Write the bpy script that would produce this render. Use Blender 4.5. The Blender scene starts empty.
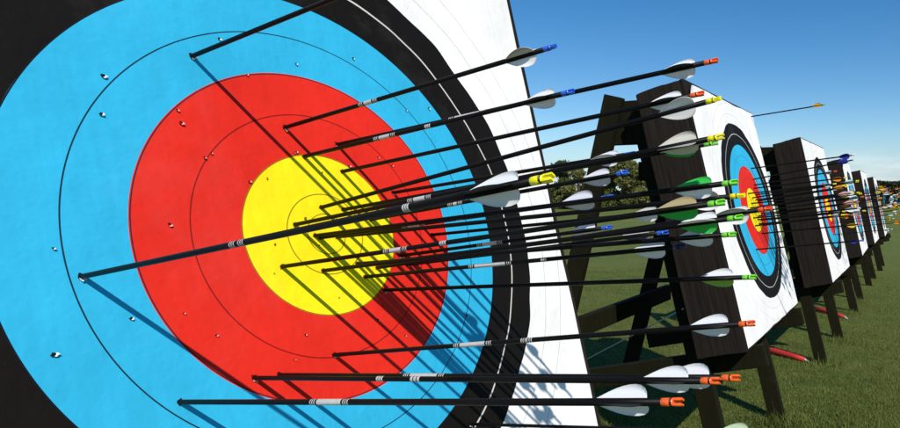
# Archery range: a row of leaning targets on wooden easels, the nearest one bristling with arrows
import bpy, bmesh, math, random
import numpy as np
from mathutils import Vector, Matrix, Euler, noise

R = math.radians
rng = random.Random(11)
scene = bpy.context.scene
COL = scene.collection

# ---------------------------------------------------------------- helpers
def obj(name, me, mat=None, parent=None, loc=(0, 0, 0), rot=(0, 0, 0)):
    if isinstance(me, bmesh.types.BMesh):
        bm = me
        me = bpy.data.meshes.new(name)
        bm.normal_update()
        bm.to_mesh(me)
        bm.free()
    o = bpy.data.objects.new(name, me)
    COL.objects.link(o)
    if mat is not None:
        for m in (mat if isinstance(mat, (list, tuple)) else [mat]):
            me.materials.append(m)
    o.parent = parent
    o.location = loc
    o.rotation_euler = rot
    return o

def thing(name, label, cat, loc=(0, 0, 0), rot=(0, 0, 0), group=None):
    o = bpy.data.objects.new(name, None)
    COL.objects.link(o)
    o.empty_display_size = .05
    o.location = loc
    o.rotation_euler = rot
    tag(o, label, cat, group)
    return o

def tag(o, label=None, cat=None, group=None, kind=None):
    if label: o['label'] = label
    if cat: o['category'] = cat
    if group: o['group'] = group
    if kind: o['kind'] = kind
    return o

def copy_tree(o, parent=None):
    c = o.copy()
    COL.objects.link(c)
    c.parent = parent
    for ch in list(o.children):
        copy_tree(ch, c)
    return c

def smooth(bm):
    for f in bm.faces: f.smooth = True

def beam(bm, p0, p1, w, h, up=(0, 0, 1), bevel=.004):
    """box beam from p0 to p1; w across, h along 'up'"""
    p0, p1 = Vector(p0), Vector(p1)
    d = (p1 - p0); L = d.length; d.normalize()
    s = d.cross(Vector(up)).normalized(); u = s.cross(d).normalized()
    n = max(2, int(L / .2))
    b = bmesh.new()
    rings = []
    for i in range(n + 1):
        c = p0 + d * L * i / n
        rings.append([b.verts.new(c + s * w / 2 * a + u * h / 2 * e) for a, e in ((-1, -1), (1, -1), (1, 1), (-1, 1))])
    for i in range(n):
        for k in range(4):
            b.faces.new((rings[i][k], rings[i][(k + 1) % 4], rings[i + 1][(k + 1) % 4], rings[i + 1][k]))
    b.faces.new(rings[0][::-1]); b.faces.new(rings[-1])
    bmesh.ops.recalc_face_normals(b, faces=b.faces)
    es = [e for e in b.edges if len(e.link_faces) == 2 and e.calc_face_angle(0) > .5]
    bmesh.ops.bevel(b, geom=es, offset=bevel, segments=2, affect='EDGES', profile=.6)
    me = bpy.data.meshes.new('tmp'); b.to_mesh(me); b.free()
    bm.from_mesh(me); bpy.data.meshes.remove(me)

def tube(bm, pts, rads, seg=10, caps=True, mi=0):
    rings = []
    n = len(pts)
    pts = [Vector(p) for p in pts]
    for i, p in enumerate(pts):
        t = (pts[min(i + 1, n - 1)] - pts[max(i - 1, 0)]).normalized()
        a = t.cross(Vector((0, 0, 1)))
        if a.length < .05: a = t.cross(Vector((0, 1, 0)))
        a.normalize(); b = t.cross(a)
        rings.append([bm.verts.new(p + (a * math.cos(k * 2 * math.pi / seg) + b * math.sin(k * 2 * math.pi / seg)) * rads[i]) for k in range(seg)])
    for i in range(n - 1):
        for k in range(seg):
            f = bm.faces.new((rings[i][k], rings[i + 1][k], rings[i + 1][(k + 1) % seg], rings[i][(k + 1) % seg]))
            f.smooth = True; f.material_index = mi
    if caps:
        for r in (rings[0], rings[-1][::-1]):
            f = bm.faces.new(r); f.material_index = mi

# ---------------------------------------------------------------- materials
class NT:
    def __init__(s, name):
        s.m = bpy.data.materials.new(name); s.m.use_nodes = True
        s.t = s.m.node_tree; s.t.nodes.clear()
        s.out = s.t.nodes.new('ShaderNodeOutputMaterial')
    def n(s, typ, **kw):
        x = s.t.nodes.new('ShaderNode' + typ)
        for k, v in kw.items():
            if k.startswith('i_'): x.inputs[k[2:].replace('_', ' ')].default_value = v
            else: setattr(x, k, v)
        return x
    def l(s, a, b): s.t.links.new(a, b)
    def math(s, op, a, b=None, c=None):
        x = s.t.nodes.new('ShaderNodeMath'); x.operation = op
        for i, v in enumerate((a, b, c)):
            if v is None: continue
            if isinstance(v, (int, float)): x.inputs[i].default_value = v
            else: s.l(v, x.inputs[i])
        return x.outputs[0]
    def mix(s, fac, a, b, blend='MIX'):
        x = s.t.nodes.new('ShaderNodeMix'); x.data_type = 'RGBA'; x.blend_type = blend
        for i, v in ((0, fac), (6, a), (7, b)):
            if isinstance(v, (int, float)): x.inputs[i].default_value = v
            elif isinstance(v, tuple): x.inputs[i].default_value = (*v[:3], 1)
            else: s.l(v, x.inputs[i])
        return x.outputs[2]
    def ramp(s, fac, stops, interp='LINEAR'):
        x = s.t.nodes.new('ShaderNodeValToRGB'); x.color_ramp.interpolation = interp
        e = x.color_ramp.elements
        while len(e) < len(stops): e.new(.5)
        for el, (p, c) in zip(e, stops): el.position = p; el.color = (*c[:3], 1)
        s.l(fac, x.inputs[0]); return x.outputs[0]
    def coord(s, scale=(1, 1, 1), kind='Object'):
        tc = s.n('TexCoord'); mp = s.n('Mapping'); mp.inputs['Scale'].default_value = scale
        s.l(tc.outputs[kind], mp.inputs[0]); return mp.outputs[0]
    def noise(s, vec, scale, detail=4, rough=.55, dist=0):
        x = s.n('TexNoise'); x.inputs['Scale'].default_value = scale; x.inputs['Detail'].default_value = detail
        x.inputs['Roughness'].default_value = rough; x.inputs['Distortion'].default_value = dist
        if vec is not None: s.l(vec, x.inputs['Vector'])
        return x.outputs['Fac']
    def bump(s, h, strength, dist=.01):
        x = s.n('Bump'); x.inputs['Strength'].default_value = strength; x.inputs['Distance'].default_value = dist
        s.l(h, x.inputs['Height']); return x.outputs[0]
    def bsdf(s, color, rough=.6, normal=None, spec=.5, **kw):
        x = s.n('BsdfPrincipled')
        if isinstance(color, tuple): x.inputs['Base Color'].default_value = (*color[:3], 1)
        else: s.l(color, x.inputs['Base Color'])
        if isinstance(rough, (int, float)): x.inputs['Roughness'].default_value = rough
        else: s.l(rough, x.inputs['Roughness'])
        x.inputs['Specular IOR Level'].default_value = spec
        if normal is not None: s.l(normal, x.inputs['Normal'])
        for k, v in kw.items(): x.inputs[k.replace('_', ' ')].default_value = v
        return x.outputs[0]
    def done(s, sh): s.l(sh, s.out.inputs[0]); return s.m

U = .061       # one scoring zone of the 1.22 m face

def m_face(marks=False):
    k = NT('target_face_paper')
    tc = k.n('TexCoord'); sep = k.n('SeparateXYZ'); k.l(tc.outputs['Object'], sep.inputs[0])
    info = k.n('ObjectInfo')
    off = k.math('MULTIPLY', info.outputs['Random'], 40.)
    vadd = k.n('VectorMath', operation='ADD'); k.l(tc.outputs['Object'], vadd.inputs[0])
    cx = k.n('CombineXYZ'); k.l(off, cx.inputs[0]); k.l(cx.outputs[0], vadd.inputs[1]); vec = vadd.outputs[0]
    y, z = sep.outputs[1], sep.outputs[2]
    r = k.math('DIVIDE', k.math('SQRT', k.math('ADD', k.math('MULTIPLY', y, y), k.math('MULTIPLY', z, z))), U)
    w = k.math('SUBTRACT', k.noise(vec, 7.5, 1.5, .4), .5)
    amp = k.n('MapRange', interpolation_type='SMOOTHSTEP'); k.l(r, amp.inputs[0])
    amp.inputs[1].default_value = 5.5; amp.inputs[2].default_value = 8.; amp.inputs[3].default_value = .0; amp.inputs[4].default_value = .42
    rw = k.math('ADD', r, k.math('MULTIPLY', w, amp.outputs[0]))
    W = .83
    col = k.ramp(k.math('DIVIDE', rw, 12), [(0, (.96, .75, .010)), (2 / 12, (.72, .024, .013)), (4 / 12, (.030, .41, .64)), (6 / 12, (.0075, .006, .0048)), (7.92 / 12, (W, .80, .75))], 'CONSTANT')
    # thin printed rings, each with its own ink
    for r0, wd, c, rr in ((.5, .013, (.30, .22, .01), r), (1, .014, (.30, .22, .01), r), (2, .016, (.35, .14, .01), r), (3, .014, (.25, .008, .006), r),
                      (4, .012, (.02, .02, .03), r), (5, .013, (.01, .03, .05), r), (6, .012, (.006, .010, .02), r), (6.96, .028, (.62, .58, .52), rw), (8.83, .014, (.45, .44, .43), rw), (9.82, .014, (.45, .44, .43), rw)):
        mk = k.math('COMPARE', rr, r0, wd)
        col = k.mix(mk, col, c)
    # handled paper: soft blotches, faint vertical streaks, dust
    n1 = k.noise(vec, 5, 5, .6); n2 = k.noise(vec, 38, 4, .65)
    mp = k.n('Mapping'); mp.inputs['Scale'].default_value = (1, 30, 1.2); k.l(vec, mp.inputs[0])
    n3 = k.noise(mp.outputs[0], 3, 3, .6)
    v = k.math('ADD', k.math('ADD', k.math('MULTIPLY', n1, .42), k.math('MULTIPLY', n2, .16)), k.math('MULTIPLY', n3, .16))
    g = k.math('ADD', v, .64)
    cmb = k.n('CombineColor')
    for i in range(3): k.l(g, cmb.inputs[i])
    col = k.mix(1., col, cmb.outputs[0], 'MULTIPLY')
    scuff = k.ramp(k.noise(vec, 3.2, 7, .7), [(.56, (0, 0, 0)), (.72, (1, 1, 1))])
    col = k.mix(k.math('MULTIPLY', scuff, .035), col, (.60, .50, .44))
    fleck = k.ramp(k.noise(vec, 160, 2, .5), [(.72, (0, 0, 0)), (.76, (1, 1, 1))])
    col = k.mix(k.math('MULTIPLY', fleck, .10), col, (.08, .06, .05))
    if marks:                                   # faint grey ticks in columns on the white margin
        mq = k.n('Mapping'); mq.inputs['Scale'].default_value = (1, 36, 13); mq.inputs['Rotation'].default_value = (R(-12), 0, 0); k.l(vec, mq.inputs[0])
        tick = k.ramp(k.noise(mq.outputs[0], 4.2, 1.5, .5), [(.60, (0, 0, 0)), (.66, (1, 1, 1))])
        box = k.math('MULTIPLY', k.math('GREATER_THAN', y, .355), k.math('MULTIPLY', k.math('LESS_THAN', z, -.10), k.math('GREATER_THAN', rw, 8.2)))
        col = k.mix(k.math('MULTIPLY', k.math('MULTIPLY', tick, box), .6), col, (.22, .22, .22))
    b = k.bump(k.math('ADD', k.math('MULTIPLY', n1, 1.), k.math('MULTIPLY', n2, .10)), .55, .012)
    return k.done(k.bsdf(col, .66, b, .10))

def m_foam():
    k = NT('foam_block_side')
    tc = k.coord((1, 1, 1)); st = k.coord((46, 8, 1.1)); st2 = k.coord((120, 30, 2.5))
    a = k.noise(st, 1, 5, .65); b = k.noise(st2, 1, 3, .6); c = k.noise(tc, 7, 5, .6)
    col = k.ramp(a, [(.30, (.007, .0048, .0034)), (.55, (.016, .011, .0072)), (.80, (.036, .025, .016))])
    col = k.mix(k.math('MULTIPLY', c, .55), col, (.013, .009, .006))
    h = k.math('ADD', a, k.math('MULTIPLY', b, .6))
    return k.done(k.bsdf(col, .85, k.bump(h, .7, .006), .2))

def m_wood(name, c0, c1):
    k = NT(name)
    v = k.coord((1, 1, 1)); a = k.noise(k.coord((30, 30, 3)), 1, 5, .6); c = k.noise(v, 9, 5, .65)
    col = k.mix(a, c0, c1)
    worn = k.ramp(c, [(.60, (0, 0, 0)), (.78, (1, 1, 1))])
    col = k.mix(k.math('MULTIPLY', worn, .14), col, (.075, .062, .03))
    return k.done(k.bsdf(col, .8, k.bump(a, .5, .004), .12))

def m_lawn():
    k = NT('mown_grass')
    tc = k.n('TexCoord'); v = tc.outputs['Object']
    big = k.noise(v, .55, 4, .6); mid = k.noise(v, 5.5, 5, .65); fine = k.noise(v, 70, 4, .7); huge = k.noise(v, .05, 3, .5)
    col = k.ramp(mid, [(.30, (.066, .100, .017)), (.50, (.114, .148, .026)), (.72, (.172, .198, .042))])
    col = k.mix(k.ramp(big, [(.42, (0, 0, 0)), (.66, (1, 1, 1))]), col, (.152, .170, .033))
    dry = k.ramp(fine, [(.60, (0, 0, 0)), (.80, (1, 1, 1))])
    col = k.mix(k.math('MULTIPLY', dry, .5), col, (.22, .20, .075))
    dk = k.ramp(fine, [(.22, (1, 1, 1)), (.44, (0, 0, 0))])
    col = k.mix(k.math('MULTIPLY', dk, .75), col, (.014, .024, .004))
    col = k.mix(k.math('MULTIPLY', k.ramp(huge, [(.4, (0, 0, 0)), (.65, (1, 1, 1))]), .5), col, (.160, .194, .036))
    worn = k.ramp(k.noise(v, 1.5, 6, .7), [(.55, (0, 0, 0)), (.70, (1, 1, 1))])
    col = k.mix(k.math('MULTIPLY', worn, .55), col, (.185, .165, .070))
    h = k.math('ADD', fine, k.math('MULTIPLY', mid, .6))
    return k.done(k.bsdf(col, .8, k.bump(h, .9, .035), .15))

def m_leaf(name, dark, light, warm, trans=.35, scale=.9):
    k = NT(name)
    v = k.n('TexCoord').outputs['Object']
    a = k.noise(v, scale, 3, .6); b = k.noise(v, scale * 9, 2, .6)
    geo = k.n('NewGeometry')
    col = k.mix(k.ramp(a, [(.35, (0, 0, 0)), (.65, (1, 1, 1))]), dark, light)
    col = k.mix(k.math('MULTIPLY', k.ramp(b, [(.45, (0, 0, 0)), (.7, (1, 1, 1))]), .6), col, warm)
    p = k.bsdf(col, .6, None, .3)
    tr = k.n('BsdfTranslucent'); k.l(col, tr.inputs[0])
    mx = k.n('MixShader'); mx.inputs[0].default_value = trans
    k.l(p, mx.inputs[1]); k.l(tr.outputs[0], mx.inputs[2])
    return k.done(mx.outputs[0])

def m_carbon():
    k = NT('carbon_shaft')
    v = k.coord((18, 60, 60)); a = k.noise(v, 1, 3, .6)
    col = k.mix(a, (.0025, .0025, .0025), (.007, .0065, .006))
    return k.done(k.bsdf(col, k.math('ADD', k.math('MULTIPLY', a, .2), .34), None, .10))

def m_plain(name, c, rough=.5, spec=.4, var=.25, scale=30, **kw):
    k = NT(name)
    a = k.noise(k.coord((1, 1, 1)), scale, 3, .6)
    col = k.mix(a, tuple(x * (1 - var) for x in c), tuple(min(1, x * (1 + var)) for x in c))
    return k.done(k.bsdf(col, rough, None, spec, **kw))

def m_vane(name, c, trans=.24):
    k = NT(name)
    a = k.noise(k.coord((14, 120, 120)), 1, 3, .6)
    col = k.mix(a, tuple(x * .88 for x in c), tuple(min(1, x * 1.06) for x in c))
    p = k.bsdf(col, .42, None, .35)
    tr = k.n('BsdfTranslucent'); k.l(col, tr.inputs[0])
    mx = k.n('MixShader'); mx.inputs[0].default_value = trans
    k.l(p, mx.inputs[1]); k.l(tr.outputs[0], mx.inputs[2])
    return k.done(mx.outputs[0])

FACE = m_face(); FACE_MARKED = m_face(True); FOAM = m_foam()
OLIVE = m_wood('olive_painted_timber', (.0060, .0056, .0015), (.0135, .0122, .0033))
LAWN = m_lawn(); CARBON = m_carbon()
SILVER = m_plain('silver_print', (.50, .49, .47), .38, .6, .3, 160)
DIM = m_plain('dull_print', (.20, .20, .19), .5, .3, .3, 160)
HOLE = m_plain('torn_hole_dark', (.010, .009, .010), .9, .1)
TORN = m_plain('torn_paper_fibre', (.80, .80, .78), .9, .1)
STEEL = m_plain('steel_point', (.35, .34, .33), .3, .6, .2, 40, Metallic=.9)
VANE = {n: m_vane('vane_' + n, c) for n, c in dict(
    white=(.95, .95, .94), black=(.008, .008, .009), lavender=(.88, .88, .94), cream=(.82, .78, .66), grey=(.66, .65, .61), tan=(.55, .44, .22), green=(.05, .62, .09),
    lime=(.36, .62, .08), orange=(.85, .34, .02), yellow=(.88, .62, .03), blue=(.03, .04, .40), pale_cyan=(.50, .78, .74), pink=(.80, .45, .42), pale_green=(.58, .72, .48)).items()}
NOCK = {n: m_plain('nock_' + n, c, .3, .5, .12, 60, Subsurface_Weight=.0) for n, c in dict(
    orange=(.92, .13, .02), red=(.88, .10, .03), yellow=(.90, .80, .01), green=(.20, .70, .05), blue=(.02, .13, .70), navy=(.015, .02, .09), white=(.85, .85, .85)).items()}

# ---------------------------------------------------------------- sun, sky, camera
SUN = Vector((.432, -.973, .92)).normalized()
el = math.asin(SUN.z); az = math.atan2(SUN.x, SUN.y)
ld = bpy.data.lights.new('sun', 'SUN'); ld.energy = 4.7; ld.angle = R(.53); ld.color = (1, .96, .90)
lo = bpy.data.objects.new('sun', ld); COL.objects.link(lo)
lo.rotation_euler = SUN.to_track_quat('Z', 'Y').to_euler(); lo.location = (6, -12, 12)

wd = bpy.data.worlds.new('World'); scene.world = wd; wd.use_nodes = True
t = wd.node_tree; t.nodes.clear()
wo = t.nodes.new('ShaderNodeOutputWorld'); bg = t.nodes.new('ShaderNodeBackground'); bg.inputs[1].default_value = .122
sky = t.nodes.new('ShaderNodeTexSky'); sky.sky_type = 'NISHITA'; sky.sun_disc = False
sky.sun_elevation = el; sky.sun_rotation = az; sky.air_density = 1.0; sky.dust_density = .15; sky.ozone_density = 3.2; sky.altitude = 200
hs = t.nodes.new('ShaderNodeHueSaturation'); hs.inputs['Saturation'].default_value = 1.34; hs.inputs['Value'].default_value = .93
t.links.new(sky.outputs[0], hs.inputs['Color'])
# thin fair-weather cloud low over the trees
tc = t.nodes.new('ShaderNodeTexCoord'); mp = t.nodes.new('ShaderNodeMapping'); mp.inputs['Scale'].default_value = (5, 5, 22)
nz = t.nodes.new('ShaderNodeTexNoise'); nz.inputs['Scale'].default_value = 1.3; nz.inputs['Detail'].default_value = 7; nz.inputs['Roughness'].default_value = .6
t.links.new(tc.outputs['Generated'], mp.inputs[0]); t.links.new(mp.outputs[0], nz.inputs['Vector'])
cr = t.nodes.new('ShaderNodeValToRGB'); cr.color_ramp.elements[0].position = .48; cr.color_ramp.elements[1].position = .66
t.links.new(nz.outputs['Fac'], cr.inputs[0])
sx = t.nodes.new('ShaderNodeSeparateXYZ'); t.links.new(tc.outputs['Generated'], sx.inputs[0])
mr = t.nodes.new('ShaderNodeMapRange'); mr.inputs[1].default_value = .0; mr.inputs[2].default_value = .10; mr.inputs[3].default_value = .55; mr.inputs[4].default_value = 0.
t.links.new(sx.outputs[2], mr.inputs[0])
mu = t.nodes.new('ShaderNodeMath'); mu.operation = 'MULTIPLY'; t.links.new(cr.outputs[0], mu.inputs[0]); t.links.new(mr.outputs[0], mu.inputs[1])
mxs = t.nodes.new('ShaderNodeMix'); mxs.data_type = 'RGBA'; mxs.inputs[7].default_value = (8.2, 8.4, 8.8, 1)
hz = t.nodes.new('ShaderNodeMapRange'); hz.interpolation_type = 'SMOOTHSTEP'
hz.inputs[1].default_value = -.02; hz.inputs[2].default_value = .13; hz.inputs[3].default_value = .75; hz.inputs[4].default_value = 0.
t.links.new(sx.outputs[2], hz.inputs[0])
hm = t.nodes.new('ShaderNodeMix'); hm.data_type = 'RGBA'; hm.inputs[7].default_value = (3.0, 4.4, 5.7, 1)      # summer haze
t.links.new(hz.outputs[0], hm.inputs[0]); t.links.new(hs.outputs[0], hm.inputs[6])
t.links.new(mu.outputs[0], mxs.inputs[0]); t.links.new(hm.outputs[2], mxs.inputs[6]); t.links.new(mxs.outputs[2], bg.inputs[0])
t.links.new(bg.outputs[0], wo.inputs[0])

cd = bpy.data.cameras.new('camera'); cam = bpy.data.objects.new('camera', cd); COL.objects.link(cam)
cd.sensor_fit = 'HORIZONTAL'; cd.sensor_width = 36; cd.lens = 599.44 * 36 / 900
cd.shift_x = (450 - 641.07) / 900; cd.shift_y = (232.85 - 214) / 900
cd.clip_start = .05; cd.clip_end = 3000
cam.location = (0, 0, 1.385); cam.rotation_euler = (R(90 - 3.611), 0, 0)
scene.camera = cam
scene.view_settings.view_transform = 'Standard'; scene.view_settings.look = 'None'; scene.view_settings.exposure = 0

# ---------------------------------------------------------------- lawn (falls gently along the row)
YAW0 = R(24.5)
def ground_z(x, y):
    a = (x - .58) * math.sin(YAW0) + (y - 3.19) * math.cos(YAW0)
    a = min(max(a, 0), 18)
    return -.0152 * a

xs = sorted(set([-1500, -700, -300, -150, -80, -40] + list(range(-24, 45, 2)) + [60, 100, 180, 350, 800, 1600]))
ys = sorted(set([-400, -150, -60, -24] + list(range(-10, 41, 2)) + [50, 70, 100, 180, 350, 800, 2500]))
bm = bmesh.new()
gv = [[bm.verts.new((x, y, ground_z(x, y))) for x in xs] for y in ys]
for j in range(len(ys) - 1):
    for i in range(len(xs) - 1):
        f = bm.faces.new((gv[j][i], gv[j][i + 1], gv[j + 1][i + 1], gv[j + 1][i])); f.smooth = True
tag(obj('lawn', bm, LAWN), kind='structure')

# short blades in the part of the lawn near the easels
nb = np.random.default_rng(5)
N = 230000
dist = 2.0 + 10.5 * nb.random(N) ** 1.25
ang = nb.uniform(R(-24), R(28), N)
bx = dist * np.sin(ang); by = dist * np.cos(ang)
a_ = np.clip((bx - .58) * math.sin(YAW0) + (by - 3.19) * math.cos(YAW0), 0, 18)
bz = -.0152 * a_
patch = .5 + .5 * np.sin(bx * 3.1 + 1.7 * np.sin(by * 2.3)) * np.sin(by * 2.7 + 1.3 * np.sin(bx * 1.9))
hgt = (.008 + .013 * nb.random(N)) * (.7 + .6 * patch)
hgt[nb.random(N) > .98] *= 2.4
for lx, ly in ((.87, 3.55), (.48, 2.72), (1.56, 4.97), (1.95, 5.75), (2.6, 7.3), (3.0, 8.2)):   # longer tufts the mower missed at the legs
    near = np.hypot(bx - lx, by - ly) < .10 + .08 * nb.random(N)
    hgt[near] *= nb.uniform(1.8, 4.2, near.sum())
th = nb.uniform(0, 2 * math.pi, N); lean = nb.uniform(.1, .9, N) * hgt; ld_ = nb.uniform(0, 2 * math.pi, N)
wd_ = .0022 + .0022 * nb.random(N)
co = np.empty((N, 3, 3), np.float32)
co[:, 0] = np.stack([bx - wd_ * np.cos(th), by - wd_ * np.sin(th), bz - .002], 1)
co[:, 1] = np.stack([bx + wd_ * np.cos(th), by + wd_ * np.sin(th), bz - .002], 1)
co[:, 2] = np.stack([bx + lean * np.cos(ld_), by + lean * np.sin(ld_), bz + hgt], 1)
me = bpy.data.meshes.new('grass_blades')
me.vertices.add(N * 3); me.vertices.foreach_set('co', co.ravel())
me.loops.add(N * 3); me.loops.foreach_set('vertex_index', np.arange(N * 3, dtype=np.int32))
me.polygons.add(N); me.polygons.foreach_set('loop_start', np.arange(0, N * 3, 3, dtype=np.int32)); 
me.update(calc_edges=True)
BLADE = m_leaf('grass_blade', (.084, .120, .018), (.152, .188, .032), (.24, .23, .075), .35, 2.2)
tag(obj('grass_blades', me, BLADE), 'short mown grass blades around the easels', 'grass', kind='stuff')

# ---------------------------------------------------------------- the butts
BT, BW, BH = .233, 1.262, 1.232

def foam_mesh(seed):
    bm = bmesh.new()
    def grid(nu, nv, fn):
        vs = [[bm.verts.new(fn(i / nu, j / nv)) for j in range(nv + 1)] for i in range(nu + 1)]
        for i in range(nu):
            for j in range(nv):
                f = bm.faces.new((vs[i][j], vs[i + 1][j], vs[i + 1][j + 1], vs[i][j + 1])); f.smooth = False
    X0, X1, Y0, Y1, Z0, Z1 = -BT, 0, -BW / 2, BW / 2, 0, BH
    grid(1, 1, lambda a, b: (X1, Y0 + a * (Y1 - Y0), Z0 + b * (Z1 - Z0)))
    grid(24, 40, lambda a, b: (X0, Y0 + a * (Y1 - Y0), Z0 + b * (Z1 - Z0)))
    grid(12, 40, lambda a, b: (X0 + a * (X1 - X0), Y0, Z0 + b * (Z1 - Z0)))
    grid(12, 40, lambda a, b: (X0 + a * (X1 - X0), Y1, Z0 + b * (Z1 - Z0)))
    grid(12, 24, lambda a, b: (X0 + a * (X1 - X0), Y0 + b * (Y1 - Y0), Z0))
    grid(12, 24, lambda a, b: (X0 + a * (X1 - X0), Y0 + b * (Y1 - Y0), Z1))
    bmesh.ops.remove_doubles(bm, verts=bm.verts, dist=1e-4)
    bmesh.ops.recalc_face_normals(bm, faces=bm.faces)
    for v in bm.verts:
        p = v.co * 1.0
        q = noise.noise_vector(Vector((p.x * 9 + seed * 7, p.y * 2, p.z * 2.2)))
        q2 = noise.noise_vector(Vector((p.x * 60 + seed * 3, p.y * 14, p.z * 10)))
        face = p.x > -1e-4
        v.co.y += (q.y * .004 + q2.y * .0022) * (0 if face else 1)
        v.co.z += (q.z * .004 + q2.z * .0022) * (0 if face else 1)
        if p.x < -BT + 1e-4: v.co.x += q.x * .005
    es = [e for e in bm.edges if len(e.link_faces) == 2 and e.calc_face_angle(0) > 1.0]
    bmesh.ops.bevel(bm, geom=es, offset=.003, segments=2, affect='EDGES')
    return bm

def paper_mesh(yc, seed, curl):
    """paper sheet; mesh origin = ring centre; yc,zc = centre of the block seen from there"""
    bm = bmesh.new(); n = 72
    hy, hz = BW / 2 - .019, BH / 2 - .010
    vs = []
    for i in range(n + 1):
        row = []
        for j in range(n + 1):
            a, b = i / n * 2 - 1, j / n * 2 - 1
            y, z = yc + a * hy, b * hz
            edge = max(abs(a), abs(b))
            q = noise.noise_vector(Vector((y * 7 + seed, z * 7, seed * 3.1)))
            x = .003 + .0014 * (noise.noise(Vector((y * 5 + seed * 2, z * 5, 1.7))) + .6)
            if edge > .999:
                y += q.y * .005; z += q.z * .005
            if curl and a < -.86 and b > .86:          # torn top corner
                k = ((-a - .86) + (b - .86)) / .28
                y += .030 * k * k; z -= .022 * k * k; x += .018 * k * k
            row.append(bm.verts.new((x, y, z)))
        vs.append(row)
    for i in range(n):
        for j in range(n):
            f = bm.faces.new((vs[i][j], vs[i + 1][j], vs[i + 1][j + 1], vs[i][j + 1])); f.smooth = True
    return bm

def hole_mesh(seed, flap):
    rr = random.Random(seed); bm = bmesh.new()
    c = bm.verts.new((.0006, 0, 0)); n = 11
    ring = [bm.verts.new((.0006, math.cos(i * 2 * math.pi / n) * .0021 * rr.uniform(.6, 1.3), math.sin(i * 2 * math.pi / n) * .0021 * rr.uniform(.6, 1.3))) for i in range(n)]
    for i in range(n): bm.faces.new((c, ring[i], ring[(i + 1) % n]))
    if not flap: return bm
    m = 8; inner, outer = [], []                 # torn lip, curled up on one side
    for i in range(m):
        a = -1.7 + 2.0 * i / (m - 1)
        w = math.sin(math.pi * (i + .35) / (m - .3))
        inner.append(bm.verts.new((.0007, math.cos(a) * .0017, math.sin(a) * .0017)))
        o = .0017 + .0021 * w * rr.uniform(.45, 1.3)
        outer.append(bm.verts.new((.0010 + .0008 * w, math.cos(a) * o, math.sin(a) * o)))
    for i in range(m - 1):
        f = bm.faces.new((inner[i], inner[i + 1], outer[i + 1], outer[i])); f.material_index = 1
    return bm
HOLE_MESH = {}
for zone, dark, torn in (('blue', HOLE, TORN), ('red', m_plain('torn_hole_red', (.09, .006, .005), .9, .1), m_plain('torn_red_fibre', (.80, .36, .30), .9, .1)), ('gold', m_plain('torn_hole_gold', (.22, .12, .01), .9, .1), TORN)):
    HOLE_MESH[zone] = []
    for q in range(4):
        b = hole_mesh(q, zone != 'gold'); me = bpy.data.meshes.new('arrow_hole'); b.to_mesh(me); b.free()
        me.materials.append(dark); me.materials.append(torn); HOLE_MESH[zone].append(me)
def hole_for(a, b, k):
    r = math.hypot(a, b); return HOLE_MESH['gold' if r < 2 else 'red' if r < 4 else 'blue'][k % 4]

# board centre (x, y, height), yaw, lean, ring offset along the row, label
TARGETS = [
    ((-.4738, .8974, 1.3259), 25.07, 13.80, 0.000, 'huge nearest target filling the left of the view, its face stuck full of arrows'),
    ((.5790, 3.1900, 1.3030), 24.45, 14.35, .083, 'second target from the front, white face with dark foam side beside the nearest target'),
    ((1.704, 5.489, 1.262), 25.3, 13.2, .045, 'third target from the front, dark foam side partly covered by thin arrows'),
    ((2.840, 7.960, 1.232), 23.6, 13.2, .030, 'fourth target from the front, orange and yellow fletchings before its face'),
    ((3.950, 10.36, 1.189), 24.6, 12.0, -.02, 'fifth target from the front, small in the row, dark side and narrow white face'),
    ((5.025, 12.61, 1.150), 23.9, 12.0, .020, 'sixth target from the front, farthest face showing at the end of the row'),
]
FR = []
for i, (B, yaw, lean, ry, label) in enumerate(TARGETS):
    yw, ln = R(yaw), R(lean)
    rot = Euler((0, -ln, -yw))
    M = rot.to_matrix()
    base = Vector(B) - M @ Vector((0, 0, BH / 2))
    root = thing('archery_target', label, 'target', base, rot, 'archery targets in a row')
    obj('foam_block', foam_mesh(i + 1), FOAM, root)
    face = obj('paper_face', paper_mesh(-ry, i * 1.7 + .3, i in (1, 3)), FACE_MARKED if i in (1, 2) else FACE, root, (0, ry, BH / 2))
    FR.append((M, Vector(B) + M @ Vector((0, ry, 0)), yw, ln))
    if i == 0:
        HOLES = [(-3.98, 3.28), (-4.12, 2.52), (-2.83, 2.77), (-2.8, 2.5), (-2.48, 1.79), (-2.33, 1.89), (-1.7, 4.56), (.07, 4.34), (-1.23, 3.81), (-1.23, 1.37), (-1.65, 1.29), (-5.36, -1.7), (-5.13, .06), (-4.24, -1.31), (-3.4, -1.37), (-2.9, -1.91), (-3.35, .39), (-1.35, -.16), (-1.5, -.81), (-.03, -1.59), (-.4, 2.04), (-1.06, -2.29), (-1.42, -2.78), (.95, -2.33), (1.7, -2.91), (1.85, 4.87), (4.37, 3.78), (3.4, 3.58), (2.44, 1.84), (2.01, 2.05), (1.01, 1.75), (.19, 1.56), (-.5, .41), (-.28, -.27), (4.15, -2.82), (-.45, 2.02)]
        for k, (a, b) in enumerate(HOLES):
            h = obj('arrow_hole', hole_for(a, b, k), None, face, (.0048, a * U, b * U), (rng.uniform(-.5, .5), 0, 0))
            s = rng.choice((.55, .7, .8, .9, 1.05)); h.scale = (1, s, s * rng.uniform(.7, 1.05))
            if abs(a) > 3.9 and a < 0: h.scale = (1, s * 1.1, s)
    else:
        for k in range(10 if i < 3 else 0):
            a, b = rng.gauss(0, 2.6), rng.gauss(0, 2.6)
            obj('arrow_hole', hole_for(a, b, k), None, face, (.0048, a * U, b * U), (rng.uniform(-.5, .5), 0, 0))

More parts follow.
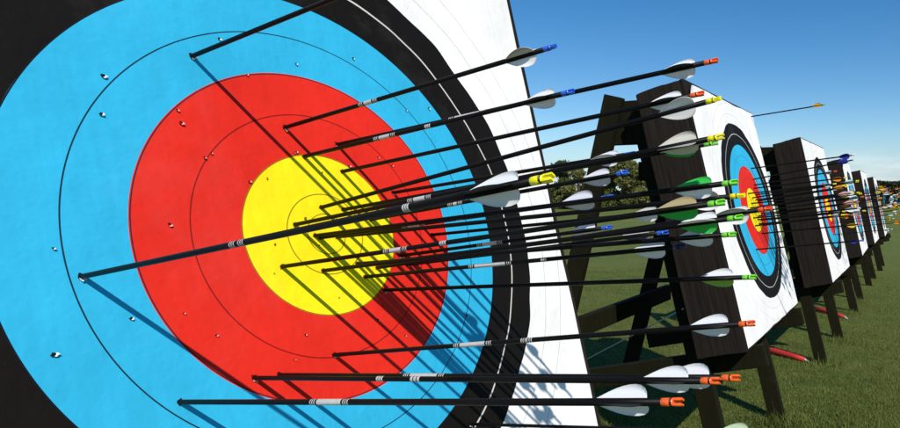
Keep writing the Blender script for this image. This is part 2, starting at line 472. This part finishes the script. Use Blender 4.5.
# ---------------------------------------------------------------- easels: two A-frames, arms under the block, a rear rail
STAND_LABELS = ['dark timber easel behind the nearest target, mostly hidden by its board', 'olive timber easel under the second target, splayed struts standing on the grass',
                'dark timber easel under the third target, legs showing below its board', 'timber easel of the fourth target along the row', 'timber easel of the fifth target along the row', 'timber easel of the sixth target, farthest legs in the row']
def make_stand():
    root = thing('target_stand', STAND_LABELS[0], 'easel', group='timber easels carrying the targets')
    tl = math.tan(R(13.9))
    def nleg(h): return .045 - tl * h          # centre line of the front legs (just behind the block)
    for s in (-1, 1):
        a = .53 * s
        bm = bmesh.new(); beam(bm, (nleg(0) + .015, a, -.02), (nleg(1.80), a, 1.80), .045, .098, (1, 0, 0)); obj('front_leg', bm, OLIVE, root)
        bm = bmesh.new(); beam(bm, (-1.02, a, -.02), (-.535, a, 1.86), .042, .098, (1, 0, 0)); obj('rear_strut', bm, OLIVE, root)
        a2 = a - .049 * s
        bm = bmesh.new(); beam(bm, (.205, a2, .665), (-.80, a2, .665 - 1.005 * tl), .045, .10, (0, 0, 1)); obj('support_arm', bm, OLIVE, root)
        bm = bmesh.new(); beam(bm, (-.62, a2, 1.735), (-.365, a2, 1.735), .045, .21, (0, 0, 1)); obj('top_block', bm, OLIVE, root)
    bm = bmesh.new(); beam(bm, (-.705, -.60, .73), (-.705, .60, .73), .040, .10, (0, 0, 1)); obj('rear_rail', bm, OLIVE, root)
    bm = bmesh.new(); beam(bm, (-.405, -.50, 1.50), (-.405, .50, 1.50), .040, .09, (0, 0, 1)); obj('top_rail', bm, OLIVE, root)
    return root
first = make_stand()
for i, (B, yaw, lean, ry, label) in enumerate(TARGETS):
    s = first if i == 0 else copy_tree(first)
    x, y = B[0], B[1]
    s.location = (x, y, B[2] - 1.303); s.rotation_euler = (0, 0, -R(yaw)); s['label'] = STAND_LABELS[i]

# ---------------------------------------------------------------- arrows
SH_R = .00285
def vane_mesh(Lv, Hv, x1):
    prof = [(0, .0), (.10, .20), (.22, .45), (.36, .70), (.50, .88), (.63, .98), (.75, 1.0), (.86, .93), (.94, .74), (.985, .45), (1, .10)]
    bm = bmesh.new(); top = []; rows = []
    th = .00022
    for sgn in (1, -1):
        row = []
        for t_, h in prof:
            x = x1 - Lv + t_ * Lv
            ys_ = []
            for q in (0, .5, 1):
                z = SH_R * .9 + h * Hv * q
                bow = .0012 * math.sin(t_ * math.pi) * q * q
                ys_.append(bm.verts.new((x, bow + sgn * th, z)))
            row.append(ys_)
        rows.append(row)
        for i in range(len(prof) - 1):
            for q in range(2):
                f = (row[i][q], row[i + 1][q], row[i + 1][q + 1], row[i][q + 1])
                fc = bm.faces.new(f if sgn < 0 else f[::-1]); fc.smooth = True
    for i in range(len(prof) - 1):
        bm.faces.new((rows[0][i][2], rows[0][i + 1][2], rows[1][i + 1][2], rows[1][i][2]))
    bm.faces.new((rows[0][-1][0], rows[0][-1][1], rows[1][-1][1], rows[1][-1][0])); bm.faces.new((rows[0][-1][1], rows[0][-1][2], rows[1][-1][2], rows[1][-1][1]))
    return bm
def to_me(bm, name):
    me = bpy.data.meshes.new(name); bm.normal_update(); bm.to_mesh(me); bm.free(); return me
VM = to_me(vane_mesh(.042, .0104, 0), 'vane')            # rear end at x = 0
def nock_bm():
    bm = bmesh.new()
    tube(bm, [(-.0165, 0, 0), (-.016, 0, 0), (-.012, 0, 0), (-.0068, 0, 0)], [.0024, .0029, .0030, .0027], 12)
    for s in (-1, 1):                                       # two prongs with the string groove between them
        b = bmesh.new()
        prof = [(-.0075, .0007, .0026), (-.004, .0010, .0027), (-.001, .0008, .0028), (0, .0012, .0024)]
        rr = []
        for x, zi, zo in prof:
            rr.append([b.verts.new((x, y, s * z)) for y, z in ((-.0022, zi), (.0022, zi), (.0016, zo), (-.0016, zo))])
        for i in range(3):
            for k in range(4): b.faces.new((rr[i][k], rr[i][(k + 1) % 4], rr[i + 1][(k + 1) % 4], rr[i + 1][k]))
        b.faces.new(rr[0]); b.faces.new(rr[-1])
        bmesh.ops.recalc_face_normals(b, faces=b.faces)
        me = to_me(b, 'tmp'); bm.from_mesh(me); bpy.data.meshes.remove(me)
    return bm
NM = to_me(nock_bm(), 'nock')
def shared(me, cache, mat):
    """mesh data with one material slot per colour, shared by all the copies"""
    k = (me.name, mat.name)
    if k not in cache:
        m2 = me.copy(); m2.materials.clear(); m2.materials.append(mat); cache[k] = m2
    return cache[k]
CACHE = {}
def label_bm(a, b):
    bm = bmesh.new(); r = SH_R + .00012
    L = b - a
    if L > .016:
        e = .010
        tube(bm, [(a + e, 0, 0), (b - e, 0, 0)], [r, r], 14, False)
        for x in (a, a + .003, a + .006): tube(bm, [(x, 0, 0), (x + .0014, 0, 0)], [r, r], 14, False)
        for x in (b - .0014, b - .0044, b - .0074): tube(bm, [(x, 0, 0), (x + .0014, 0, 0)], [r, r], 14, False)
    else:
        n = 3
        for i in range(n):
            x = a + L * i / n; tube(bm, [(x, 0, 0), (x + L / n * .72, 0, 0)], [r, r], 14, False)
    return bm

def arrow(tip, d, L, vanes, nock, label, group, labels=(), phi=0., vs=1., rad=1., bury=.065):
    d = Vector(d).normalized()
    q = d.to_track_quat('X', 'Z')
    root = thing('arrow', label, 'arrow', tip, q.to_euler(), group)
    bm = bmesh.new()
    n = 9; pts = []; rr = []
    for i in range(n + 1):
        x = -bury + (L - .008 + bury) * i / n
        pts.append((x, 0, 0)); rr.append(SH_R * rad)
    tube(bm, pts, rr, 14)
    obj('shaft', bm, CARBON, root)
    nk = obj('nock', shared(NM, CACHE, NOCK[nock]), None, root, (L, 0, 0), (phi, 0, 0)); nk.scale = (1, rad, rad)
    for k, c in enumerate(vanes):
        v = obj('vane', shared(VM, CACHE, VANE[c]), None, root, (L - .028, 0, 0), (phi - k * 2 * math.pi / 3, 0, 0)); v.scale = (vs, 1, vs)
    for a, b in labels: obj('shaft_label', label_bm(a, b), SILVER if group == G1 else DIM, root)
    return root

W3 = ('white', 'white', 'black'); L3 = ('lavender', 'lavender', 'black')
G1 = 'arrows stuck in the nearest target'
# tip on the face, direction tip > nock, visible length, printed bands, vanes, nock, roll of the vanes, label
ARROWS = [
 ((-.5872,.7932,1.5643),(.8959,-.4237,.1333),.63,[],W3,'orange',60,'black arrow in the upper blue ring, tail running out over the picture top'),
 ((-.5922,.6285,1.2986),(.8862,-.4347,.1600),.6081,[(.2751,.2951),(.4822,.489)],('white','white','black'),'yellow',58,'thick black arrow farthest left in the blue ring, big white vane and yellow nock'),
 ((-.5305,.6732,1.1483),(.8877,-.4343,.1527),.6298,[(.2382,.293)],W3,'orange',60,'long level arrow from the lower blue ring with silver band and orange nock'),
 ((-.4956,.7504,1.1524),(.8879,-.4405,.1327),.6296,[(.2322,.2432),(.2844,.299)],W3,'orange',60,'left one of two nearly touching arrows in the lower red ring, orange nock'),
 ((-.4810,.7787,1.1476),(.8879,-.4411,.1305),.6360,[(.2378,.2995)],W3,'orange',62,'right one of two nearly touching arrows in the lower red ring, orange nock'),
 ((-.4472,.8546,1.1539),(.8867,-.4310,.1672),.6307,[(.2373,.2979),(.344,.3603)],W3,'orange',60,'arrow at the bottom inside of the red ring, white vane in front of dark foam'),
 ((-.5229,.8833,1.4826),(.8916,-.4306,.1399),.4807,[(.1639,.1984)],('white','white','grey'),'blue',40,'topmost arrow with blue nock against the sky, tip high in the red ring'),
 ((-.4842,.9552,1.4639),(.8972,-.4266,.1138),.6359,[(.2396,.3042),(.345,.363)],W3,'orange',58,'long arrow with white vane and red-orange nock highest against the blue sky'),
 ((-.5049,.8980,1.4415),(.8938,-.4294,.1291),.4793,[(.1553,.1957),(.2505,.2611)],W3,'blue',65,'short arrow just above the gold with blue nock crossing the white board edge'),
 ((-.4751,.9500,1.4212),(.8932,-.4308,.1291),.6115,[],W3,'orange',60,'arrow with round white vane and orange nock before the top of the dark foam'),
 ((-.4833,.9001,1.3655),(.8798,-.4381,.1842),.6420,[],('cream','grey','white'),'yellow',15,'upper of two arrows with yellow nocks at the upper face of the second target'),
 ((-.4976,.8560,1.3422),(.8878,-.4343,.1521),.6492,[(.2315,.271)],('cream','cream','grey'),'yellow',80,'lower of two arrows with yellow nocks at the upper face, broad cream vane'),
 ((-.4669,.9330,1.3617),(.8917,-.4329,.1319),.6186,[],('white','green','grey'),'green',80,'arrow with green nock half hidden under a cream-vaned arrow, green lower vane'),
 ((-.4287,1.0300,1.3884),(.8948,-.4313,.1151),.4698,[],('lavender','lavender','white'),'blue',50,'highest of the blue-nocked arrows crossing the wooden strut, lavender vanes'),
 ((-.4435,.9730,1.3445),(.8892,-.4340,.1452),.4801,[(.176,.2036)],L3,'blue',62,'second blue-nocked arrow before the strut, small lavender vane over the trees'),
 ((-.4783,.8852,1.3215),(.8926,-.4340,.1222),.5021,[(.1754,.2177),(.2718,.2835)],L3,'blue',75,'blue-nocked arrow with large lavender vane at the white board edge above the lawn'),
 ((-.4104,1.0076,1.2822),(.8894,-.4348,.1410),.4163,[(.1757,.2251)],('white','white','black'),'blue',60,'shortest blue-nocked arrow with broad white vane just past the board edge'),
 ((-.4022,1.0158,1.2660),(.8893,-.4351,.1412),.4928,[],L3,'blue',92,'blue-nocked arrow with vanes seen almost edge on, lowest of the blue nocks'),
 ((-.4822,.8790,1.3249),(.8937,-.4342,.1129),.6473,[],('green','white','black'),'green',56,'arrow with bright green upper vane and white lower vane before the dark foam'),
 ((-.4662,.9109,1.3211),(.8949,-.4351,.0993),.6430,[],('cream','white','grey'),'yellow',20,'arrow with yellow nock pointing at the gold of the second target'),
 ((-.4981,.8223,1.2859),(.8891,-.4346,.1439),.6455,[(.2069,.2463),(.2996,.3105)],('tan','green','black'),'green',62,'arrow with tan upper and green lower vane, tip at the left gold edge'),
 ((-.4286,.9602,1.2676),(.8869,-.4340,.1580),.6501,[],('white','white','grey'),'red',38,'arrow reaching farthest right over the second face, white vane and red nock'),
 ((-.4701,.8751,1.2736),(.8895,-.4351,.1395),.6424,[],('white','green','white'),'green',52,'arrow with white upper vane and dark green lower vane at the edge of the foam'),
 ((-.4458,.9293,1.2777),(.8929,-.4379,.1045),.6165,[],('cream','white','black'),'green',62,'arrow with cream vanes and green nock level with the lower gold of the second face'),
 ((-.3827,1.0845,1.3126),(.8944,-.4355,.1020),.4816,[],('grey','white','white'),'navy',55,'arrow with dark nock and white half vane, tip at the right red edge'),
 ((-.4370,.9358,1.2564),(.8907,-.4366,.1262),.5494,[(.2201,.2945),(.3442,.3538)],W3,'navy',58,'arrow with dark nock and white vane low beside the dark easel leg'),
 ((-.4177,.9626,1.2315),(.8917,-.4425,.0952),.6177,[],('white','lime','black'),'green',62,'arrow with white and lime vanes, alone below the cluster, level with the lower foam'),
 ((-.3091,1.0471,.9768),(.8876,-.4366,.1470),.5458,[],('pale_green','pale_green','white'),'orange',60,'lowest arrow along the bottom edge of the picture with pale green vane'),
]
for i, (tip, d, L, lab, vn, nk, phi, txt) in enumerate(ARROWS):
    arrow(tip, d, L, vn, nk, txt, G1, lab, R(phi - 90), 1.0)

face0 = [o for o in bpy.data.objects if o.name.startswith('paper_face')][0]
M0, C0 = FR[0][0], FR[0][1]
for i, a in enumerate(ARROWS):                  # the paper is split and pushed in round each shaft
    q = M0.transposed() @ (Vector(a[0]) - C0)
    h = obj('arrow_hole', hole_for(q.y / U, q.z / U, i), None, face0, (.0048, q.y, q.z), (rng.uniform(-1, 1), 0, 0)); h.scale = (1.2, 1.9, 1.75)

# arrows in the farther targets: gathered round the gold
D0 = Vector((.8895, -.4346, .1330))
def far_arrow(ti, a, b, L, vanes, nock, label, group, d=None, vs=1.0, lab=True):
    M, C, yw, ln = FR[ti]
    tip = C + M @ Vector((.004, a * U, b * U))
    dd = Vector(d) if d else D0 + Vector((rng.uniform(-.02, .02), rng.uniform(-.02, .02), rng.uniform(-.03, .03)))
    lb = [(L * .42, L * .42 + .035)] if lab and rng.random() < .4 else []
    arrow(tip, dd, L, vanes, nock, label, group, lb, rng.uniform(0, 2.09), vs, 1.3 if ti == 1 else 1.0)
G2 = 'arrows stuck in the second target'
far_arrow(1, 7.9, 9.6, .45, ('yellow', 'yellow', 'orange'), 'green', 'lone arrow in the top corner of the second target, yellow vane against the sky', G2, (.897, -.429, .102), 1.25)
far_arrow(1, 2.45, 3.92, .563, ('blue',) * 3, 'white', 'upper of two blue-vaned arrows with white nocks in the second target', G2, (.8947, -.4337, .1073), 1.35)
far_arrow(1, 2.19, 2.86, .545, ('blue',) * 3, 'navy', 'lower of two blue-vaned arrows in the second target, just under the white-nocked one', G2, (.8835, -.4341, .1758), 1.35)
far_arrow(1, -2.74, -3.39, .525, ('blue',) * 3, 'blue', 'lowest arrow in the second target, alone in its lower red ring, blue vane', G2, (.8907, -.4377, .1226), .9)
SETS = [('orange', .50, 1.15, [(1.6, 2.0), (1.2, .9), (.4, -1.3), (2.4, -.4)]), ('yellow', .51, 1.1, [(1.9, 1.4), (.6, -2.2), (2.8, .3)]),
        ('white', .55, 1.15, [(-.6, .6), (.9, .2), (-1.1, -.7), (1.4, -1.0), (2.6, 1.2)]), ('pale_cyan', .56, 1.1, [(.2, 1.1), (-.3, -.2)]), ('pink', .53, 1.2, [(.7, -.6), (-1.4, .2)]),
        ('grey', .46, .9, [(2.0, 2.3), (-.9, 1.5), (2.2, .8), (.3, -.9), (1.9, -1.5), (-1.2, -1.4)])]
for c, L, vs, pts in SETS:
    for a, b in pts:
        far_arrow(1, a, b, L + rng.uniform(-.01, .01), (c,) * 3, rng.choice(['orange', 'white', 'yellow']), 'thin arrow with %s vanes clustered in the second target' % c.replace('_', ' '), '%s-vaned arrows in the second target' % c.replace('_', ' '), None, vs)
PAL = {2: ['orange', 'orange', 'white', 'yellow', 'white', 'pink', 'pale_cyan'], 3: ['white', 'orange', 'white', 'pink', 'yellow', 'green'], 4: ['yellow', 'white', 'blue', 'orange', 'pink'], 5: ['white', 'blue', 'orange', 'green']}
ORD = {2: 'third', 3: 'fourth', 4: 'fifth', 5: 'sixth'}
for ti, cnt in ((2, 18), (3, 14), (4, 8), (5, 3)):
    for k in range(cnt):
        c = PAL[ti][k % len(PAL[ti])]
        far_arrow(ti, rng.gauss(0, 1.6), max(-4, min(2.8, rng.gauss(0, 1.7))), rng.uniform(.5, .6), (c,) * 3, rng.choice(['orange', 'white', 'yellow', 'blue']),
                  'distant thin arrow with %s vanes stuck in the %s target' % (c.replace('_', ' '), ORD[ti]), '%s-vaned arrows in the %s target' % (c.replace('_', ' '), ORD[ti]), None, 1.15, ti < 4)

# ---------------------------------------------------------------- things lying about on the grass
RED = m_plain('red_webbing', (.45, .025, .022), .6, .3, .2, 80)
PALE = m_plain('pale_metal', (.60, .56, .50), .45, .5)
def ground_strap(p0, p1, label):
    p0, p1 = Vector(p0), Vector(p1); d = p1 - p0; L = d.length
    root = thing('red_stake', label, 'stake', p0, (0, 0, math.atan2(d.y, d.x)), 'red stakes lying by the easels')
    bm = bmesh.new()
    tube(bm, [(0, 0, .03), (L * .3, .004, .034), (L * .70, -.003, .028), (L * .96, 0, .022)], [.026, .026, .024, .020], 12); obj('red_sleeve', bm, RED, root)
    bm = bmesh.new(); tube(bm, [(L * .955, 0, .022), (L * 1.0, 0, .017), (L * 1.06, 0, .010)], [.012, .009, .004], 10); obj('metal_tip', bm, PALE, root)
ground_strap((1.10, 5.33, -.03), (1.40, 5.0, -.028), 'red stake with pale tip lying on the grass behind the second target')
ground_strap((2.17, 7.48, -.067), (2.40, 6.96, -.06), 'red stake with pale tip lying on the grass behind the third target')

ROPE = m_plain('pale_cord', (.62, .60, .54), .8, .2)
bm = bmesh.new()
p0, p1 = Vector((-.60, 4.62, .01)), Vector((.36, 2.72, .86))
e1, nh = Vector((math.sin(YAW0), math.cos(YAW0), 0)), Vector((math.cos(YAW0), -math.sin(YAW0), 0))
p1 = Vector((.579, 3.19, 0)) + e1 * -.56 + nh * -.165 + Vector((0, 0, .86))
pts = [p0.lerp(p1, i / 12) + Vector((0, 0, 0)) for i in range(13)]
tube(bm, pts, [.0032] * 13, 8)
tag(obj('guy_rope', bm, ROPE), 'thin pale cord running from shaded grass up to the second easel leg', 'rope')

# ---------------------------------------------------------------- trees and hedge
BARK = m_wood('bark', (.05, .035, .02), (.10, .075, .05))
def leaves_mesh(pts, size, seed):
    r = np.random.default_rng(seed)
    P = np.asarray(pts, np.float32); n = len(P)
    a = r.normal(size=(n, 3)); a /= np.linalg.norm(a, axis=1)[:, None]
    b = r.normal(size=(n, 3)); b -= (a * b).sum(1)[:, None] * a; b /= np.linalg.norm(b, axis=1)[:, None]
    s = (size * r.uniform(.55, 1.35, n))[:, None]
    co = np.empty((n, 4, 3), np.float32)
    co[:, 0] = P - a * s; co[:, 1] = P + b * s * .45; co[:, 2] = P + a * s; co[:, 3] = P - b * s * .45
    me = bpy.data.meshes.new('crown')
    me.vertices.add(n * 4); me.vertices.foreach_set('co', co.ravel())
    me.loops.add(n * 4); me.loops.foreach_set('vertex_index', np.arange(n * 4, dtype=np.int32))
    me.polygons.add(n); me.polygons.foreach_set('loop_start', np.arange(0, n * 4, 4, dtype=np.int32))
    me.update(calc_edges=True); return me

LEAFS = [m_leaf('foliage_deep', (.050, .084, .014), (.100, .140, .026), (.15, .155, .036), .25, .7), m_leaf('foliage_olive', (.066, .094, .018), (.145, .165, .036), (.24, .21, .06), .3, .8),
         m_leaf('foliage_yellow', (.078, .094, .022), (.18, .185, .05), (.30, .25, .08), .3, .8)]
def tree(x, y, h, w, leaf, label, seed):
    z0 = ground_z(x, y)
    r = np.random.default_rng(seed); rr = random.Random(seed)
    root = thing('tree', label, 'tree', (x, y, z0), (0, 0, rr.uniform(0, 6)), 'trees beyond the lawn')
    bm = bmesh.new()
    th = h * .42
    tube(bm, [(0, 0, -.1), (.05, 0, th * .5), (.02, .08, th), (0, 0, h * .75)], [h * .035, h * .027, h * .02, h * .006], 9)
    lobes = []
    for i in range(rr.randint(17, 22)):
        an = rr.uniform(0, 6.28); q = rr.uniform(.15, .95); zz = h * rr.uniform(.10, .94)
        wr = w * (1 - .55 * abs(zz / h - .45) / .5) * q * .75
        c = Vector((math.cos(an) * wr, math.sin(an) * wr, zz))
        lobes.append((c, rr.uniform(.16, .30) * w, rr.uniform(.7, 1.25)))
        tube(bm, [(0, 0, th * rr.uniform(.5, 1)), c * .55 + Vector((0, 0, th * .2)), c], [h * .014, h * .009, h * .004], 6)
    obj('trunk', bm, BARK, root)
    pts = []
    for c, ra, k in lobes:
        n = int(640 * k)
        v = r.normal(size=(n, 3)); v /= np.linalg.norm(v, axis=1)[:, None]
        rad = ra * (r.random(n) ** .45) * (1 + .35 * np.sin(v[:, 0] * 5 + seed) * np.sin(v[:, 2] * 6))
        v = v * rad[:, None] * np.array([1.15, 1.15, .85]) + np.array(c)
        pts.append(v)
    pts = np.concatenate(pts); pts = pts[pts[:, 2] > .15]
    o = obj('crown', leaves_mesh(pts, .17 * h / 5, seed), LEAFS[leaf], root)
    return root
TREES = [(-13.5, 72, 4.9, 2.6, 1, 'olive green tree left of the strut, nearest the white board edge'), (-10.0, 76, 5.4, 2.7, 0, 'dark green bushy tree just left of the easel strut'), (-7.2, 69, 4.4, 2.2, 2, 'brownish tree half hidden by the easel strut'),
         (-4.0, 74, 5.3, 2.4, 1, 'olive tree framed between the strut and the easel leg'), (-1.1, 71, 5.6, 2.6, 2, 'tall yellowish tree framed between strut and leg, touching the foam edge'), (1.8, 75, 4.8, 2.6, 0, 'dark tree behind the foam block of the second target'),
         (-17.5, 75, 5.3, 2.8, 0, 'dark tree behind the nearest target, hidden by its board'), (6.0, 78, 4.2, 2.6, 0, 'low dark tree behind the second target')]
for i, (x, y, h, w, lf, lb) in enumerate(TREES): tree(x, y, h * 1.12, w * 1.1, lf, lb, 20 + i)
# low shrubs at the feet of the trees close the view under the crowns
for i, (x, y, w, h) in enumerate([(-15.5, 73, 2.8, 2.3), (-11.8, 71, 2.6, 2.0), (-8.6, 74, 2.8, 2.5), (-5.6, 72, 2.6, 2.1), (-2.5, 73, 2.8, 2.4), (.4, 71, 2.6, 2.2)]):
    r = np.random.default_rng(70 + i); n = 2600
    v = r.normal(size=(n, 3)); v /= np.linalg.norm(v, axis=1)[:, None]; v *= (r.random(n) ** .4)[:, None]
    v = v * np.array([w, 1.2, h]); v[:, 2] = np.abs(v[:, 2]) * (1 + .25 * np.sin(v[:, 0] * 2.3 + i))
    root = thing('shrub', ['shrub at the far left foot of the tree line', 'shrub under the dark bushy tree', 'shrub beneath the strut at the lawn edge', 'shrub between strut and easel leg, left one', 'shrub between strut and easel leg, right one', 'shrub at the foot of the tall yellowish tree'][i], 'shrub', (x, y, ground_z(x, y)), group='shrubs along the lawn edge')
    bm = bmesh.new()
    for k in range(5): tube(bm, [(0, 0, -.05), (w * .3 * math.cos(k * 1.3), .4 * math.sin(k * 1.3), h * .5), (w * .5 * math.cos(k * 1.3), .7 * math.sin(k * 1.3), h * .9)], [.05, .035, .012], 6)
    obj('stem', bm, BARK, root)
    obj('foliage', leaves_mesh(v, .19, 90 + i), LEAFS[i % 3], root)

HEDGE = m_leaf('hedge_foliage', (.010, .018, .006), (.026, .040, .011), (.050, .055, .018), .15, .6)
hx0, hx1, hy = 14.0, 62.0, 92.0
r = np.random.default_rng(3); n = 30000
X = r.uniform(hx0, hx1, n); Z = 3.8 * r.random(n) ** .8
Z *= (.985 + .03 * np.sin(X * 1.1) * np.sin(X * .37 + 1)); Y = hy + r.uniform(-1.3, 1.3, n) * (1 - .15 * Z / 4) 
root = thing('hedge', 'tall dark clipped hedge along the far right edge of the lawn', 'hedge', (hx0, hy, ground_z(hx0, hy)))
obj('foliage', leaves_mesh(np.stack([X - hx0, Y - hy, Z], 1), .26, 4), HEDGE, root)
bm = bmesh.new()
for x in np.arange(0, hx1 - hx0, 1.2): tube(bm, [(x, 0, -.1), (x + .1, .05, 1.5), (x, 0, 3.2)], [.10, .08, .03], 6)
obj('stems', bm, BARK, root)

# ---------------------------------------------------------------- far spectators and their kit by the hedge
SKIN = m_plain('skin', (.50, .30, .21), .6); HAIRM = m_plain('dark_hair', (.03, .02, .015), .6)
CLOTH = {n: m_plain('cloth_' + n, c, .8, .2) for n, c in dict(white=(.78, .78, .76), navy=(.02, .03, .09), red=(.50, .03, .07), pale=(.70, .62, .42), teal=(.04, .18, .22), denim=(.06, .09, .16), khaki=(.28, .23, .15), black=(.015, .015, .017))['items']()} if False else \
        {n: m_plain('cloth_' + n, c, .8, .2) for n, c in dict(white=(.78, .78, .76), navy=(.02, .03, .09), red=(.50, .03, .07), pale=(.70, .62, .42), teal=(.04, .18, .22), denim=(.06, .09, .16), khaki=(.28, .23, .15), black=(.015, .015, .017)).items()}
def body_mesh():
    V = [(0, 0, .95, .125), (0, .0, 1.12, .118), (0, .0, 1.32, .14), (0, 0, 1.45, .09), (0, 0, 1.53, .05), (0, .01, 1.60, .078), (0, .01, 1.70, .085),
         (.09, 0, .88, .09), (.10, .01, .50, .062), (.11, -.01, .09, .042), (.12, .12, .04, .036),
         (-.09, 0, .88, .09), (-.11, .02, .50, .062), (-.12, 0, .09, .042), (-.14, .13, .04, .036),
         (.19, 0, 1.40, .058), (.24, -.02, 1.14, .043), (.23, .10, .92, .032), (.23, .14, .84, .030),
         (-.19, 0, 1.40, .058), (-.25, -.01, 1.14, .043), (-.22, .12, .95, .032), (-.21, .17, .88, .030)]
    E = [(0, 1), (1, 2), (2, 3), (3, 4), (4, 5), (5, 6), (0, 7), (7, 8), (8, 9), (9, 10), (0, 11), (11, 12), (12, 13), (13, 14), (3, 15), (15, 16), (16, 17), (17, 18), (3, 19), (19, 20), (20, 21), (21, 22)]
    bm = bmesh.new(); sl = bm.verts.layers.skin.verify()
    vs = []
    for i, (x, y, z, rd) in enumerate(V):
        v = bm.verts.new((x, y, z)); v[sl].radius = (rd, rd * .8); v[sl].use_root = (i == 0); vs.append(v)
    for a, b in E: bm.edges.new((vs[a], vs[b]))
    me = bpy.data.meshes.new('b'); bm.to_mesh(me); bm.free()
    o = bpy.data.objects.new('b', me); COL.objects.link(o)
    o.modifiers.new('s', 'SKIN'); sb = o.modifiers.new('u', 'SUBSURF'); sb.levels = 1; sb.render_levels = 1
    dg = bpy.context.evaluated_depsgraph_get(); dg.update()
    m2 = bpy.data.meshes.new_from_object(o.evaluated_get(dg))
    bpy.data.objects.remove(o)
    m2.name = 'person_body'
    for p in m2.polygons:
        z = p.center.z; x = abs(p.center.x); p.use_smooth = True
        p.material_index = 2 if z < .10 else 1 if (z < .98 and x < .18) else 0 if (z < 1.47 and not (x > .19 and z < 1.10)) else 3
    m2.materials.clear()
    for m in (CLOTH['white'], CLOTH['denim'], CLOTH['black'], SKIN): m2.materials.append(m)
    return m2
BODY = body_mesh()
hb = bmesh.new(); bmesh.ops.create_uvsphere(hb, u_segments=14, v_segments=9, radius=.098)
bmesh.ops.delete(hb, geom=[v for v in hb.verts if v.co.z < -.03 + (.06 if v.co.y > .04 else -.02)], context='VERTS')
for v in hb.verts: v.co = Vector((v.co.x * .92, v.co.y * 1.05 - .008, v.co.z * .95 + 1.695))
smooth(hb); HAIR = to_me(hb, 'hair'); HAIR.materials.append(HAIRM)
PEOPLE = [(29.6, 71, 'white', 'denim', .3, 'distant person in white shirt and blue trousers, leftmost by the hedge'), (31.0, 73, 'navy', 'black', 2.5, 'distant person in navy top and black trousers near the hedge'), (32.1, 71.5, 'white', 'khaki', 3.4, 'distant person in white shirt and khaki trousers'),
          (33.0, 70, 'red', 'navy', 3.0, 'distant person in crimson top beside the green bags'), (34.2, 72, 'red', 'denim', 1.7, 'distant person in red top and denim, right of the crimson top'), (35.3, 74, 'pale', 'khaki', 4.0, 'distant person in pale yellow top near the right picture edge'),
          (30.3, 75, 'teal', 'black', 3.3, 'distant person in teal top standing behind the others'), (36.4, 72, 'white', 'black', 2.2, 'distant person in white shirt and black trousers, rightmost')]
for x, y, top, leg, rz, lb in PEOPLE:
    p = obj('person', BODY, None, None, (x, y, ground_z(x, y)), (0, 0, rz)); tag(p, lb, 'person', 'spectators by the hedge')
    for i, m in ((0, CLOTH[top]), (1, CLOTH[leg])):
        p.material_slots[i].link = 'OBJECT'; p.material_slots[i].material = m
    obj('hair', HAIR, None, p)
LIME = m_plain('light_green_canvas', (.26, .42, .10), .7, .2); WHT = m_plain('white_canvas', (.72, .74, .66), .7, .2)
def make_bag(label):
    root = thing('kit_bag', label, 'bag', group='equipment bags on the grass')
    bm = bmesh.new()
    tube(bm, [(-.55, 0, .28), (-.50, 0, .28), (-.25, 0, .30), (.25, 0, .29), (.5, 0, .28), (.55, 0, .28)], [.12, .25, .29, .28, .25, .12], 14); obj('body', bm, LIME, root)
    bm = bmesh.new(); tube(bm, [(-.2, -.25, .42), (-.12, -.3, .62), (.12, -.3, .62), (.2, -.25, .42)], [.03] * 4, 8); obj('handle', bm, WHT, root)
    bm = bmesh.new(); tube(bm, [(-.30, 0, .30), (-.22, 0, .30)], [.303, .303], 14, False); tube(bm, [(.22, 0, .30), (.30, 0, .30)], [.303, .303], 14, False); obj('band', bm, WHT, root)
    return root
BL = ['light green kit bag on the grass below the crimson top, leftmost', 'second light green kit bag from the left on the far grass', 'light green kit bag lying nearest of the bags', 'light green kit bag by the right picture edge']
bag = make_bag(BL[0])
for i, (x, y, rz) in enumerate([(29.2, 63, .2), (30.6, 62, 2.9), (29.7, 59, .5), (31.8, 63.5, 1.1)]):
    b = bag if i == 0 else copy_tree(bag)
    b.location = (x, y, ground_z(x, y)); b.rotation_euler = (0, 0, rz); b.scale = (1.15, 1.15, 1.15); b['label'] = BL[i]
